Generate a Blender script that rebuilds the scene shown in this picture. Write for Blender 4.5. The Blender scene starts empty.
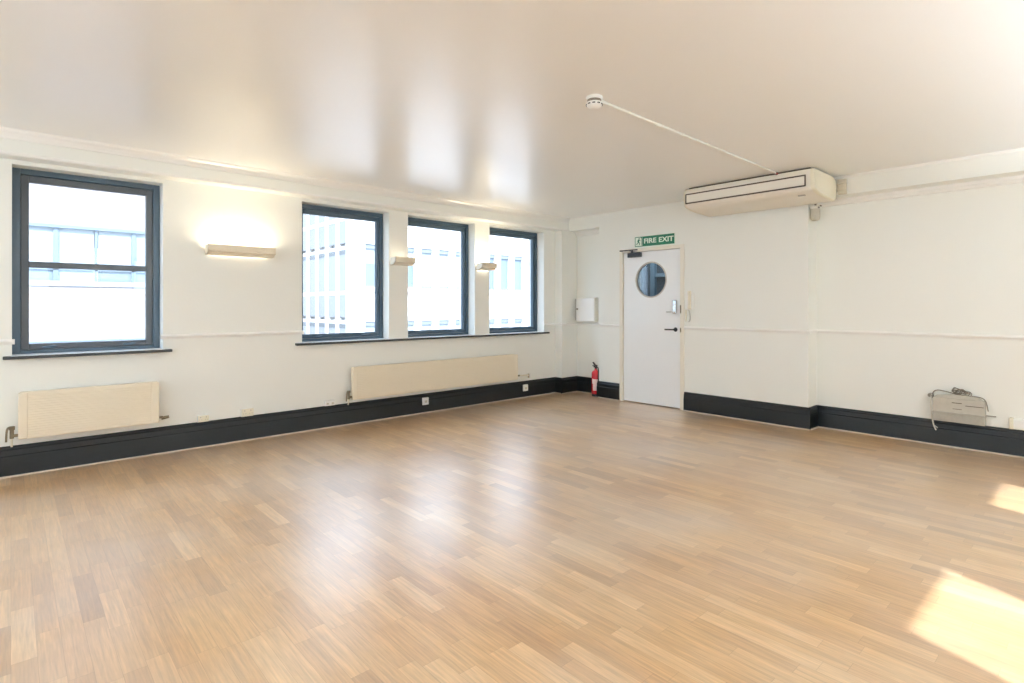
import bpy, bmesh, math, random
from mathutils import Vector, Matrix
random.seed(7)
R = math.radians
COL = bpy.context.scene.collection
SC = bpy.context.scene

# ------------------------------------------------------------------ materials
MATS = {}
def mat(name, color, rough=0.5, metal=0.0, spec=0.5, noise=0.0, nscale=8.0, bump=0.0, bscale=40.0, coat=0.0, rnoise=0.0, stretch=(1,1,1)):
    if name in MATS: return MATS[name]
    m = bpy.data.materials.new(name); m.use_nodes = True
    nt = m.node_tree; b = nt.nodes['Principled BSDF']
    b.inputs['Base Color'].default_value = (*color, 1)
    b.inputs['Roughness'].default_value = rough
    b.inputs['Metallic'].default_value = metal
    b.inputs['Specular IOR Level'].default_value = spec
    b.inputs['Coat Weight'].default_value = coat; b.inputs['Coat Roughness'].default_value = .05 if coat < .5 else .3
    geo = nt.nodes.new('ShaderNodeNewGeometry')
    mp = nt.nodes.new('ShaderNodeMapping'); mp.inputs['Scale'].default_value = stretch
    nt.links.new(geo.outputs['Position'], mp.inputs['Vector'])
    n = nt.nodes.new('ShaderNodeTexNoise'); n.inputs['Scale'].default_value = nscale; n.inputs['Detail'].default_value = 4
    nt.links.new(mp.outputs[0], n.inputs['Vector'])
    mx = nt.nodes.new('ShaderNodeMix'); mx.data_type = 'RGBA'
    k = max(noise, 0.012)
    mx.inputs['A'].default_value = (*[min(1, c*(1+k)) for c in color], 1)
    mx.inputs['B'].default_value = (*[c*(1-k) for c in color], 1)
    nt.links.new(n.outputs['Fac'], mx.inputs['Factor'])
    nt.links.new(mx.outputs['Result'], b.inputs['Base Color'])
    if rnoise:
        mr = nt.nodes.new('ShaderNodeMapRange')
        mr.inputs['To Min'].default_value = max(0.02, rough-rnoise); mr.inputs['To Max'].default_value = rough+rnoise
        nt.links.new(n.outputs['Fac'], mr.inputs['Value']); nt.links.new(mr.outputs[0], b.inputs['Roughness'])
    if bump:
        n2 = nt.nodes.new('ShaderNodeTexNoise'); n2.inputs['Scale'].default_value = bscale; n2.inputs['Detail'].default_value = 3
        nt.links.new(mp.outputs[0], n2.inputs['Vector'])
        bp = nt.nodes.new('ShaderNodeBump'); bp.inputs['Strength'].default_value = bump; bp.inputs['Distance'].default_value = 0.01
        nt.links.new(n2.outputs['Fac'], bp.inputs['Height']); nt.links.new(bp.outputs[0], b.inputs['Normal'])
    MATS[name] = m
    return m

def emit(name, color, strength):
    m = bpy.data.materials.new(name); m.use_nodes = True
    nt = m.node_tree; b = nt.nodes['Principled BSDF']
    b.inputs['Base Color'].default_value = (.9, .88, .82, 1)
    b.inputs['Emission Color'].default_value = (*color, 1)
    b.inputs['Emission Strength'].default_value = strength
    return m

def glass_mat(name, tint=(1, 1, 1), refl=0.06):
    m = bpy.data.materials.new(name); m.use_nodes = True
    nt = m.node_tree; nt.nodes.remove(nt.nodes['Principled BSDF'])
    out = nt.nodes['Material Output']
    tr = nt.nodes.new('ShaderNodeBsdfTransparent'); tr.inputs[0].default_value = (*tint, 1)
    gl = nt.nodes.new('ShaderNodeBsdfGlossy'); gl.inputs['Roughness'].default_value = 0.02
    lw = nt.nodes.new('ShaderNodeLayerWeight'); lw.inputs['Blend'].default_value = 0.12
    mr = nt.nodes.new('ShaderNodeMapRange'); mr.inputs['To Min'].default_value = refl*0.4; mr.inputs['To Max'].default_value = 0.5
    nt.links.new(lw.outputs['Fresnel'], mr.inputs['Value'])
    mx = nt.nodes.new('ShaderNodeMixShader')
    nt.links.new(mr.outputs[0], mx.inputs[0]); nt.links.new(tr.outputs[0], mx.inputs[1]); nt.links.new(gl.outputs[0], mx.inputs[2])
    nt.links.new(mx.outputs[0], out.inputs['Surface'])
    return m

M_FRAMEC = mat('cream_gloss', (.84, .79, .68), rough=.3)
M_WALL = mat('wall_paint', (.86, .862, .805), rough=.42, spec=.35, noise=.015, nscale=1.2, bump=.05, bscale=35)
M_CEIL = mat('ceiling_paint', (.885, .885, .87), rough=.36, spec=.6, coat=.55, noise=.012, nscale=.9, bump=.035, bscale=5, rnoise=.05)
M_TRIMW = mat('white_gloss', (.88, .865, .82), rough=.28, spec=.5)
M_SKIRT = mat('charcoal_gloss', (.009, .011, .012), rough=.36, spec=.35, noise=.25, nscale=14, stretch=(1, 1, 4))
M_FRAME = mat('dark_blue_grey_paint', (.052, .088, .122), rough=.28, spec=.5, noise=.08)
M_SASH = mat('grey_sash_paint', (.066, .074, .082), rough=.32, spec=.5, noise=.08)
M_SILL = mat('sill_black', (.03, .033, .034), rough=.35)
M_SILLB = mat('sill_pale', (.84, .86, .87), rough=.25)
M_RAD = mat('radiator_cream', (.80, .715, .56), rough=.35, noise=.02)
M_DOOR = mat('door_white', (.87, .885, .885), rough=.3, noise=.01)
M_CREAM = mat('cream_plastic', (.82, .77, .62), rough=.4)
M_ACW = mat('ac_white', (.83, .79, .70), rough=.4)
M_LAMP = mat('lamp_cream', (.80, .72, .57), rough=.5)
M_WHITE = mat('white_plastic', (.86, .85, .82), rough=.35)
M_GREYP = mat('grey_plastic', (.50, .47, .42), rough=.5)
M_BLACK = mat('black_metal', (.015, .015, .016), rough=.35)
M_DARKBR = mat('dark_brown_slot', (.10, .075, .05), rough=.6)
M_BRASS = mat('aged_brass', (.22, .18, .12), rough=.35, metal=.8, noise=.3, nscale=60)
M_CHROME = mat('satin_chrome', (.62, .65, .68), rough=.25, metal=.9)
M_RED = mat('extinguisher_red', (.62, .02, .035), rough=.25, coat=.4)
M_LABEL = mat('label_pink_white', (.80, .62, .62), rough=.4, noise=.2, nscale=70)
M_GREEN = mat('sign_green', (.01, .17, .09), rough=.45)
M_SIGNW = mat('sign_white', (.80, .88, .76), rough=.4)
M_PANEL = mat('grubby_beige', (.50, .465, .39), rough=.5, noise=.12, nscale=22)
M_PANELP = mat('mottled_beige', (.62, .575, .47), rough=.5, noise=.12, nscale=30)
M_PANEL2 = mat('grubby_beige_dark', (.40, .37, .31), rough=.5, noise=.15, nscale=30)
M_CABLE = mat('grey_cable', (.22, .19, .15), rough=.5, noise=.2, nscale=50)
M_CABLEW = mat('white_cable', (.66, .62, .53), rough=.45)
M_BEAD = mat('pale_oak_bead', (.62, .53, .43), rough=.4, noise=.15, nscale=12)
M_REDPL = mat('red_gland', (.30, .05, .03), rough=.5)
M_GLASS = glass_mat('window_glass', (.97, .985, 1.0))
M_DGLASS = glass_mat('door_glass', (.62, .68, .72), .1)
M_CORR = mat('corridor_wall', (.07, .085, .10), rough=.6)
M_CORRF = mat('corridor_frame', (.32, .39, .44), rough=.4)
M_STONE = mat('portland_stone', (.62, .61, .60), rough=.8, noise=.04, nscale=.6)
M_EXTG = mat('office_glass', (.20, .25, .29), rough=.25, noise=.1, nscale=.4)
M_EXTB = mat('office_glass_blue', (.105, .135, .16), rough=.4, noise=.15, nscale=.5)
M_VENT = mat('grey_vent', (.125, .14, .15), rough=.6)
M_FLANK = mat('pale_glazing', (.235, .25, .265), rough=.5, noise=.04)
M_BLIND = mat('blind_white', (.20, .225, .24), rough=.7, noise=.03)
M_MULL = mat('aluminium_mullion', (.09, .12, .15), rough=.5)
M_ASPH = mat('asphalt', (.06, .06, .062), rough=.9, noise=.2, nscale=3)
M_SCREEN = mat('dark_opening', (.02, .02, .02), rough=.6)

def floor_mat():
    m = bpy.data.materials.new('oak_strip_floor'); m.use_nodes = True
    nt = m.node_tree; N = nt.nodes.new; L = nt.links.new
    b = nt.nodes['Principled BSDF']
    geo = N('ShaderNodeNewGeometry'); sp = N('ShaderNodeSeparateXYZ'); L(geo.outputs['Position'], sp.inputs[0])
    def math_(op, a, b_=None, c=None):
        n = N('ShaderNodeMath'); n.operation = op
        for i, v in enumerate((a, b_, c)):
            if v is None: continue
            if isinstance(v, (int, float)): n.inputs[i].default_value = v
            else: L(v, n.inputs[i])
        return n.outputs[0]
    W = 0.072
    u = math_('DIVIDE', sp.outputs['X'], W)
    row = math_('FLOOR', u); fu = math_('FRACT', u)
    wn = N('ShaderNodeTexWhiteNoise'); wn.noise_dimensions = '1D'; L(row, wn.inputs['W'])
    ln = math_('MULTIPLY_ADD', wn.outputs['Value'], 0.18, 0.36)
    v = math_('DIVIDE', sp.outputs['Y'], ln)
    wn2 = N('ShaderNodeTexWhiteNoise'); wn2.noise_dimensions = '1D'; L(math_('ADD', row, 77.3), wn2.inputs['W'])
    v = math_('MULTIPLY_ADD', wn2.outputs['Value'], 9.0, v)
    colm = math_('FLOOR', v); fv = math_('FRACT', v)
    cb = N('ShaderNodeCombineXYZ'); L(row, cb.inputs[0]); L(colm, cb.inputs[1])
    wc = N('ShaderNodeTexWhiteNoise'); wc.noise_dimensions = '2D'; L(cb.outputs[0], wc.inputs['Vector'])
    cr = N('ShaderNodeValToRGB'); e = cr.color_ramp.elements
    e[0].position = 0; e[0].color = (.38, .225, .10, 1)
    e[1].position = 1; e[1].color = (.62, .43, .235, 1)
    for p, c in ((.12, (.45, .268, .118)), (.38, (.495, .305, .138)), (.65, (.52, .33, .153)), (.9, (.565, .37, .18))):
        x = e.new(p); x.color = (*c, 1)
    L(wc.outputs['Value'], cr.inputs[0])
    # grain
    gx = math_('MULTIPLY_ADD', wc.outputs['Value'], 31.0, math_('MULTIPLY', sp.outputs['X'], 70))
    gy = math_('MULTIPLY_ADD', wc.outputs['Value'], 17.0, math_('MULTIPLY', sp.outputs['Y'], 3.0))
    gc = N('ShaderNodeCombineXYZ'); L(gx, gc.inputs[0]); L(gy, gc.inputs[1])
    ng = N('ShaderNodeTexNoise'); ng.inputs['Scale'].default_value = 1.0; ng.inputs['Detail'].default_value = 5; ng.inputs['Distortion'].default_value = .6
    L(gc.outputs[0], ng.inputs['Vector'])
    gr = N('ShaderNodeMapRange'); gr.inputs['From Min'].default_value = .25; gr.inputs['From Max'].default_value = .75
    gr.inputs['To Min'].default_value = .74; gr.inputs['To Max'].default_value = 1.18
    L(ng.outputs['Fac'], gr.inputs['Value'])
    vm = N('ShaderNodeVectorMath'); vm.operation = 'SCALE'; L(cr.outputs[0], vm.inputs[0]); L(gr.outputs[0], vm.inputs['Scale'])
    nb = N('ShaderNodeTexNoise'); nb.inputs['Scale'].default_value = 1.7; nb.inputs['Detail'].default_value = 5; nb.inputs['Roughness'].default_value = .65
    L(geo.outputs['Position'], nb.inputs['Vector'])
    crb = N('ShaderNodeValToRGB'); crb.color_ramp.elements[0].position = .36; crb.color_ramp.elements[0].color = (1.0, .93, .86, 1)
    crb.color_ramp.elements[1].position = .66; crb.color_ramp.elements[1].color = (1.12, 1.12, 1.14, 1)
    L(nb.outputs['Fac'], crb.inputs[0])
    fc = N('ShaderNodeCombineXYZ'); L(math_('MULTIPLY', sp.outputs['X'], 160), fc.inputs[0]); L(math_('MULTIPLY', sp.outputs['Y'], 9), fc.inputs[1])
    nf = N('ShaderNodeTexNoise'); nf.inputs['Scale'].default_value = 1.0; nf.inputs['Detail'].default_value = 3; L(fc.outputs[0], nf.inputs['Vector'])
    fr = N('ShaderNodeMapRange'); fr.inputs['From Min'].default_value = .3; fr.inputs['From Max'].default_value = .62; fr.inputs['To Min'].default_value = .86; fr.inputs['To Max'].default_value = 1.05
    L(nf.outputs['Fac'], fr.inputs['Value'])
    vb = N('ShaderNodeVectorMath'); vb.operation = 'MULTIPLY'; L(vm.outputs[0], vb.inputs[0]); L(crb.outputs[0], vb.inputs[1])
    vf = N('ShaderNodeVectorMath'); vf.operation = 'SCALE'; L(vb.outputs[0], vf.inputs[0]); L(fr.outputs[0], vf.inputs['Scale'])
    vm = vf
    # wear: scuffed lacquer, its pale tint also painting in window haze
    wnz = N('ShaderNodeTexNoise'); wnz.inputs['Scale'].default_value = .8; wnz.inputs['Detail'].default_value = 5; wnz.inputs['Roughness'].default_value = .5; wnz.inputs['Distortion'].default_value = .15
    L(geo.outputs['Position'], wnz.inputs['Vector'])
    wr = N('ShaderNodeMapRange'); wr.inputs['From Min'].default_value = .36; wr.inputs['From Max'].default_value = .76
    wr.inputs['To Min'].default_value = 0.0; wr.inputs['To Max'].default_value = .50
    L(wnz.outputs['Fac'], wr.inputs['Value'])
    mw = N('ShaderNodeMix'); mw.data_type = 'RGBA'; L(wr.outputs[0], mw.inputs['Factor']); L(vm.outputs[0], mw.inputs['A']); mw.inputs['B'].default_value = (.60, .545, .49, 1)
    # joints
    d1 = math_('MINIMUM', fu, math_('SUBTRACT', 1.0, fu))
    j1 = math_('LESS_THAN', d1, .012)
    d2 = math_('MULTIPLY', math_('MINIMUM', fv, math_('SUBTRACT', 1.0, fv)), ln)
    j2 = math_('LESS_THAN', d2, .0009)
    j = math_('MULTIPLY', math_('MAXIMUM', j1, j2), .34)
    mj = N('ShaderNodeMix'); mj.data_type = 'RGBA'; L(j, mj.inputs['Factor']); L(mw.outputs['Result'], mj.inputs['A']); mj.inputs['B'].default_value = (.16, .09, .05, 1)
    L(mj.outputs['Result'], b.inputs['Base Color'])
    rr = N('ShaderNodeMapRange'); rr.inputs['From Min'].default_value = .3; rr.inputs['From Max'].default_value = .7
    rr.inputs['To Min'].default_value = .30; rr.inputs['To Max'].default_value = .46
    L(wnz.outputs['Fac'], rr.inputs['Value'])
    r2 = math_('MULTIPLY_ADD', math_('SUBTRACT', ng.outputs['Fac'], .5), .12, rr.outputs[0])
    L(r2, b.inputs['Roughness'])
    b.inputs['Specular IOR Level'].default_value = .6
    b.inputs['Coat Weight'].default_value = 1.0; b.inputs['Coat Roughness'].default_value = .30; b.inputs['Coat IOR'].default_value = 1.9
    cw = N('ShaderNodeMapRange'); cw.inputs['From Min'].default_value = .38; cw.inputs['From Max'].default_value = .66; cw.inputs['To Min'].default_value = .62; cw.inputs['To Max'].default_value = 1.0
    L(wnz.outputs['Fac'], cw.inputs['Value']); L(cw.outputs[0], b.inputs['Coat Weight'])
    bp = N('ShaderNodeBump'); bp.inputs['Strength'].default_value = .12; bp.inputs['Distance'].default_value = .002
    hh = math_('ADD', ng.outputs['Fac'], math_('MULTIPLY', wc.outputs['Value'], .4))
    L(hh, bp.inputs['Height']); L(bp.outputs[0], b.inputs['Normal'])
    return m
M_FLOOR = floor_mat()

def brick_mat():
    m = bpy.data.materials.new('pale_brick'); m.use_nodes = True
    nt = m.node_tree; b = nt.nodes['Principled BSDF']
    geo = nt.nodes.new('ShaderNodeNewGeometry'); mp = nt.nodes.new('ShaderNodeMapping')
    mp.inputs['Rotation'].default_value = (R(90), 0, 0)
    nt.links.new(geo.outputs['Position'], mp.inputs['Vector'])
    br = nt.nodes.new('ShaderNodeTexBrick'); br.inputs['Scale'].default_value = 1
    br.inputs['Brick Width'].default_value = .23; br.inputs['Row Height'].default_value = .075; br.inputs['Mortar Size'].default_value = .006
    br.inputs['Color1'].default_value = (.235, .21, .205, 1); br.inputs['Color2'].default_value = (.215, .19, .185, 1); br.inputs['Mortar'].default_value = (.18, .165, .16, 1)
    nt.links.new(mp.outputs[0], br.inputs['Vector']); nt.links.new(br.outputs['Color'], b.inputs['Base Color'])
    b.inputs['Roughness'].default_value = .9
    return m
M_BRICK = brick_mat()

# ------------------------------------------------------------------ mesh helpers
def box(bm, x0, x1, y0, y1, z0, z1):
    if x0 > x1: x0, x1 = x1, x0
    if y0 > y1: y0, y1 = y1, y0
    if z0 > z1: z0, z1 = z1, z0
    v = [bm.verts.new(p) for p in ((x0,y0,z0),(x1,y0,z0),(x1,y1,z0),(x0,y1,z0),(x0,y0,z1),(x1,y0,z1),(x1,y1,z1),(x0,y1,z1))]
    for f in ((3,2,1,0),(4,5,6,7),(0,1,5,4),(1,2,6,5),(2,3,7,6),(3,0,4,7)):
        bm.faces.new([v[i] for i in f])

def prism(bm, pts, vec, frame=None):
    """pts: list of 3-D points of a planar polygon, extruded by vec."""
    vec = Vector(vec)
    a = [bm.verts.new(p) for p in pts]; b = [bm.verts.new(Vector(p)+vec) for p in pts]
    n = len(pts); bm.faces.new(a[::-1]); bm.faces.new(b)
    for i in range(n):
        bm.faces.new((a[i], a[(i+1) % n], b[(i+1) % n], b[i]))

def moulding(bm, p0, p1, nrm, prof):
    """prof = [(depth, z)...] closed against the wall at depth 0; p0,p1,nrm in plan."""
    pts = [(p0[0]+nrm[0]*d, p0[1]+nrm[1]*d, z) for d, z in prof]
    prism(bm, pts, (p1[0]-p0[0], p1[1]-p0[1], 0))

def tube(bm, path, r, seg=8, cap=True):
    path = [Vector(p) for p in path]; rings = []
    up = Vector((0, 0, 1)); prev = None
    for i, p in enumerate(path):
        t = (path[min(i+1, len(path)-1)] - path[max(i-1, 0)]).normalized()
        if prev is None:
            a = t.cross(up)
            if a.length < .01: a = t.cross(Vector((1, 0, 0)))
            a.normalize()
        else:
            a = (prev - t*prev.dot(t)).normalized()
        prev = a; c = t.cross(a)
        rr = r[i] if isinstance(r, (list, tuple)) else r
        rings.append([bm.verts.new(p + (a*math.cos(2*math.pi*k/seg) + c*math.sin(2*math.pi*k/seg))*rr) for k in range(seg)])
    for i in range(len(rings)-1):
        for k in range(seg):
            bm.faces.new((rings[i][k], rings[i][(k+1) % seg], rings[i+1][(k+1) % seg], rings[i+1][k]))
    if cap:
        bm.faces.new(rings[0][::-1]); bm.faces.new(rings[-1])

def lathe(bm, prof, c, axis='Z', seg=28):
    """prof = [(r, h)...] turned about an axis through c."""
    rings = []
    for r, h in prof:
        ring = []
        for k in range(seg):
            a = 2*math.pi*k/seg; u, v = math.cos(a)*r, math.sin(a)*r
            p = {'Z': (u, v, h), 'X': (h, u, v), 'Y': (u, h, v)}[axis]
            ring.append(bm.verts.new((c[0]+p[0], c[1]+p[1], c[2]+p[2])))
        rings.append(ring)
    for i in range(len(rings)-1):
        for k in range(seg):
            bm.faces.new((rings[i][k], rings[i][(k+1) % seg], rings[i+1][(k+1) % seg], rings[i+1][k]))
    bm.faces.new(rings[0][::-1]); bm.faces.new(rings[-1])

def smooth_path(pts, n=6):
    pts = [Vector(p) for p in pts]; out = []
    for i in range(len(pts)-1):
        p0 = pts[max(i-1, 0)]; p1 = pts[i]; p2 = pts[i+1]; p3 = pts[min(i+2, len(pts)-1)]
        for k in range(n):
            t = k/n
            out.append(.5*((2*p1)+(p2-p0)*t+(2*p0-5*p1+4*p2-p3)*t*t+(3*p1-p0-3*p2+p3)*t**3))
    out.append(pts[-1]); return out

def obj(name, bm, m, parent=None, bevel=0, smooth=False, kind=None, label=None, cat=None, group=None, origin=None):
    bmesh.ops.recalc_face_normals(bm, faces=bm.faces)
    pl = Vector((0, 0, 0))
    if parent is not None:
        pl = parent.matrix_world.translation if parent.type != 'EMPTY' else Vector(parent.location)
        q = parent
        pl = Vector((0, 0, 0))
        while q is not None:
            pl += q.location; q = q.parent
    if origin is None:
        vs = [v.co for v in bm.verts]
        lo = Vector([min(v[i] for v in vs) for i in range(3)]); hi = Vector([max(v[i] for v in vs) for i in range(3)])
        origin = Vector(((lo.x+hi.x)/2, (lo.y+hi.y)/2, lo.z))
        if kind == 'structure': origin = Vector((0, 0, 0))
    origin = Vector(origin)
    bmesh.ops.translate(bm, verts=bm.verts, vec=-origin)
    me = bpy.data.meshes.new(name); bm.to_mesh(me); bm.free()
    if smooth:
        for p in me.polygons: p.use_smooth = True
        try: me.set_sharp_from_angle(angle=R(40))
        except Exception: pass
    me.materials.append(m)
    o = bpy.data.objects.new(name, me); COL.objects.link(o)
    o.parent = parent; o.location = origin - pl
    if bevel:
        md = o.modifiers.new('bevel', 'BEVEL'); md.width = bevel; md.segments = 2; md.limit_method = 'ANGLE'; md.angle_limit = R(40)
        md.harden_normals = False
    tag(o, label, cat, group, kind)
    return o

def tag(o, label=None, cat=None, group=None, kind=None):
    if kind: o['kind'] = kind
    if label: o['label'] = label
    if cat: o['category'] = cat
    if group: o['group'] = group
    return o

def empty(name, loc, label=None, cat=None, group=None, kind=None):
    o = bpy.data.objects.new(name, None); o.empty_display_size = .1; COL.objects.link(o); o.location = loc
    return tag(o, label, cat, group, kind)

def BM(): return bmesh.new()
def one(fn, *a):
    bm = BM(); fn(bm, *a); return bm
S = 'structure'

# ------------------------------------------------------------------ dimensions (metres, camera stands at x=0,y=0)
CH = 2.571                       # ceiling
XR, XD, XB = -2.7, 6.11, 6.337   # rear wall, door wall face, recessed wall face
YN, YL = -1.55, 5.60             # near wall, window wall face
BEAM = 2.385                     # underside of the dropped beams
SK = .228
ZS, ZT = .918, 2.351             # window opening
OPEN = [(.006, .981), (2.199, 3.198), (3.449, 4.452), (4.698, 5.73)]
FY = 5.735                       # face of window frames

# floor, ceiling
obj('floor', one(box, XR-.3, 8.2, YN-.3, YL+.33, -.12, 0), M_FLOOR, kind=S)
obj('ceiling', one(box, XR-.3, 6.7, YN-.3, YL+.33, CH, CH+.2), M_CEIL, kind=S)

def wall_x(bm, y0, y1, x0, x1, z0, z1, opens, oz0, oz1):
    """wall running along X with openings"""
    xs = x0
    for a, b in sorted(opens):
        box(bm, xs, a, y0, y1, z0, z1)
        box(bm, a, b, y0, y1, z0, oz0); box(bm, a, b, y0, y1, oz1, z1)
        xs = b
    box(bm, xs, x1, y0, y1, z0, z1)

bm = BM()
wall_x(bm, YL, YL+.32, XR-.3, 6.7, 0, CH, OPEN, ZS-.015, ZT)
obj('wall_left', bm, M_WALL, kind=S)
obj('trim_11', one(box, XR-.2, 6.30, 5.46, YL, BEAM, CH), M_WALL, kind=S)     # dropped beam above the windows
obj('trim_12', one(box, 5.965, 6.30, 5.46, YL, 0, BEAM), M_WALL, kind=S)      # boxed pipe chase in the corner
obj('trim_13', one(box, XD, 6.30, 4.89, 5.46, BEAM, CH), M_WALL, kind=S)      # beam over the corner recess
obj('trim_14', one(box, XD, XB, YN-.05, 2.145, BEAM, CH), M_WALL, kind=S)     # beam right of the chimney breast

bm = BM()
D0, D1, DZ = 3.564, 4.53, 2.04                           # door frame outer
box(bm, 6.30, 6.6, 4.89, YL, 0, CH)
box(bm, 6.30, 6.6, D1, 4.89, 0, CH)
box(bm, XB, 6.6, YN-.3, 2.145, 0, CH)
obj('wall_right', bm, M_WALL, kind=S)
bm = BM()
box(bm, XD, 6.36, D1, 4.89, 0, CH); box(bm, XD, 6.36, D0, D1, DZ, CH); box(bm, XD, 6.36, 2.145, D0, 0, CH)
obj('wall_door', bm, M_WALL, kind=S)

NOPEN = [(-.30, .58), (1.766, 2.64), (3.82, 4.606)]
NZ0, NZ1 = .75, 2.25
bm = BM()
wall_x(bm, YN-.3, YN, XR-.3, 6.7, 0, CH, NOPEN, NZ0, NZ1)
obj('wall_near', bm, M_WALL, kind=S)
bm = BM()
ROPEN = [(-.6, .8), (1.8, 3.2), (4.0, 5.2)]
ys = YN
for a, b in ROPEN:
    box(bm, XR-.3, XR, ys, a, 0, CH); box(bm, XR-.3, XR, a, b, 0, .75); box(bm, XR-.3, XR, a, b, 2.36, CH); ys = b
box(bm, XR-.3, XR, ys, YL, 0, CH)
obj('wall_rear', bm, M_WALL, kind=S)

# ------------------------------------------------------------------ skirting, dado, cornices
skp = [(0, 0), (.024, 0), (.024, .150), (.018, .157), (.018, .196), (.011, .206), (.011, .218), (.004, SK), (0, SK)]
bdp = [(.0, 0), (.034, 0), (.034, .003), (.030, .008), (.022, .009), (0, .009)]
bm = BM(); b2 = BM()
L_SEGS = [((XR, YL), (5.965, YL), (0, -1)), ((5.965, YL), (5.965, 5.46), (-1, 0)), ((5.941, 5.46), (6.30, 5.46), (0, -1))]
for p0, p1, n in L_SEGS:
    moulding(bm, p0, p1, n, skp); moulding(b2, p0, p1, n, bdp)
obj('baseboard_left', bm, M_SKIRT, kind=S); obj('trim_1', b2, M_BEAD, kind=S)
bm = BM(); b2 = BM()
R_SEGS = [((6.30, 5.46), (6.30, 4.89), (-1, 0)), ((6.30, 4.89), (6.086, 4.89), (0, 1)), ((XD, 4.89), (XD, D1+.001), (-1, 0)),
          ((XD, D0-.001), (XD, 2.121), (-1, 0)), ((XD-.0, 2.145), (XB, 2.145), (0, -1)), ((XB, 2.145), (XB, YN), (-1, 0))]
for p0, p1, n in R_SEGS:
    moulding(bm, p0, p1, n, skp); moulding(b2, p0, p1, n, bdp)
obj('baseboard_right', bm, M_SKIRT, kind=S); obj('trim_2', b2, M_BEAD, kind=S)

ddp = [(0, .990), (.010, .992), (.014, 1.002), (.020, 1.008), (.020, 1.018), (.012, 1.026), (0, 1.030)]
bm = BM()
for a, b in ((XR, .022), (.962, 2.212), (5.72, 5.965)):
    moulding(bm, (a, YL), (b, YL), (0, -1), ddp)
box(bm, .006, .022, YL-.018, YL+.03, .996, 1.026); box(bm, .962, .981, YL-.018, YL+.03, .996, 1.026)
box(bm, 2.199, 2.213, YL-.018, YL+.03, .996, 1.026)
moulding(bm, (5.965, YL), (5.965, 5.46), (-1, 0), ddp); moulding(bm, (5.945, 5.46), (6.30, 5.46), (0, -1), ddp)
obj('trim_3', bm, M_TRIMW, kind=S)
bm = BM()
for p0, p1, n in (((6.30, 5.46), (6.30, 4.89), (-1, 0)), ((XD, 4.89), (XD, D1), (-1, 0)), ((XD, D0), (XD, 2.127), (-1, 0)),
                  ((XD, 2.145), (XB, 2.145), (0, -1)), ((XB, 2.145), (XB, YN), (-1, 0))):
    moulding(bm, p0, p1, n, ddp)
obj('trim_4', bm, M_TRIMW, kind=S)
# cornice on the window-wall beam, bead on its lower edge
cv = [(0, CH-.068), (.012, CH-.066), (.016, CH-.052), (.03, CH-.03), (.05, CH-.016), (.056, CH), (0, CH)]
bd = [(0, BEAM), (.010, BEAM), (.016, BEAM+.008), (.016, BEAM+.018), (.008, BEAM+.026), (0, BEAM+.028)]
bm = BM(); moulding(bm, (XR, 5.46), (6.09, 5.46), (0, -1), cv); moulding(bm, (XR, 5.46), (XD, 5.46), (0, -1), bd)
obj('trim_5', bm, M_TRIMW, kind=S)
bm = BM()
rb = [(0, CH-.022), (.008, CH-.022), (.014, CH-.012), (.014, CH), (0, CH)]
moulding(bm, (XD, 2.0), (XD, YN), (-1, 0), rb)
moulding(bm, (XB, 2.145), (XB, YN), (-1, 0), [(0, BEAM-.062), (.022, BEAM-.058), (.028, BEAM-.045), (.028, BEAM-.034), (.04, BEAM-.03), (.04, BEAM), (0, BEAM)])
moulding(bm, (6.30, 5.46), (6.30, 4.89), (-1, 0), [(0, BEAM-.06), (.02, BEAM-.055), (.045, BEAM-.02), (.05, BEAM), (0, BEAM)])
obj('trim_6', bm, M_TRIMW, kind=S)

# ------------------------------------------------------------------ windows of the left wall
def ring(bm, x0, x1, y0, y1, z0, z1, w, wt=None, wb=None):
    wt = w if wt is None else wt; wb = w if wb is None else wb
    box(bm, x0, x0+w, y0, y1, z0, z1); box(bm, x1-w, x1, y0, y1, z0, z1)
    box(bm, x0+w, x1-w, y0, y1, z0, z0+wb); box(bm, x0+w, x1-w, y0, y1, z1-wt, z1)

def window(i, x0, x1, bar=False, ow=.05, sw=.05):
    w = empty('window_%d' % i, ((x0+x1)/2, FY, ZS), kind=S)
    bm = BM(); ring(bm, x0, x1, FY, FY+.09, ZS-.012, ZT, ow, .045, .028); obj('frame', bm, M_FRAME, w, bevel=.003)
    a0, a1, z0, z1 = x0+ow, x1-ow, ZS+.018, ZT-.046
    bm = BM(); ring(bm, a0, a1, FY+.018, FY+.07, z0, z1, sw, .052, .046); 
    s = obj('sash', bm, M_SASH if bar else M_FRAME, w, bevel=.004)
    bm = BM(); box(bm, a0+sw, a1-sw, FY+.042, FY+.048, z0+.046, z1-.052); obj('pane', bm, M_GLASS, s)
    if bar:
        bm = BM(); box(bm, a0+sw, a1-sw, FY+.022, FY+.066, 1.584, 1.632); obj('glazing_bar', bm, M_SASH, s, bevel=.003)
    for hx in (.22, .76):
        X = x0+(x1-x0)*hx; bm = BM()
        box(bm, X-.035, X+.035, FY+.008, FY+.018, z0+.008, z0+.024)
        tube(bm, smooth_path([(X-.03, FY+.006, z0+.018), (X, FY-.006, z0+.02), (X+.05, FY-.004, z0+.024)], 4), .006)
        obj('window_handle', bm, M_FRAME, s, smooth=True)
for i, (a, b) in enumerate(OPEN):
    window(i+1, a, b, bar=(i == 0), ow=.05 if i == 0 else .036, sw=.05 if i == 0 else .036)
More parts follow.
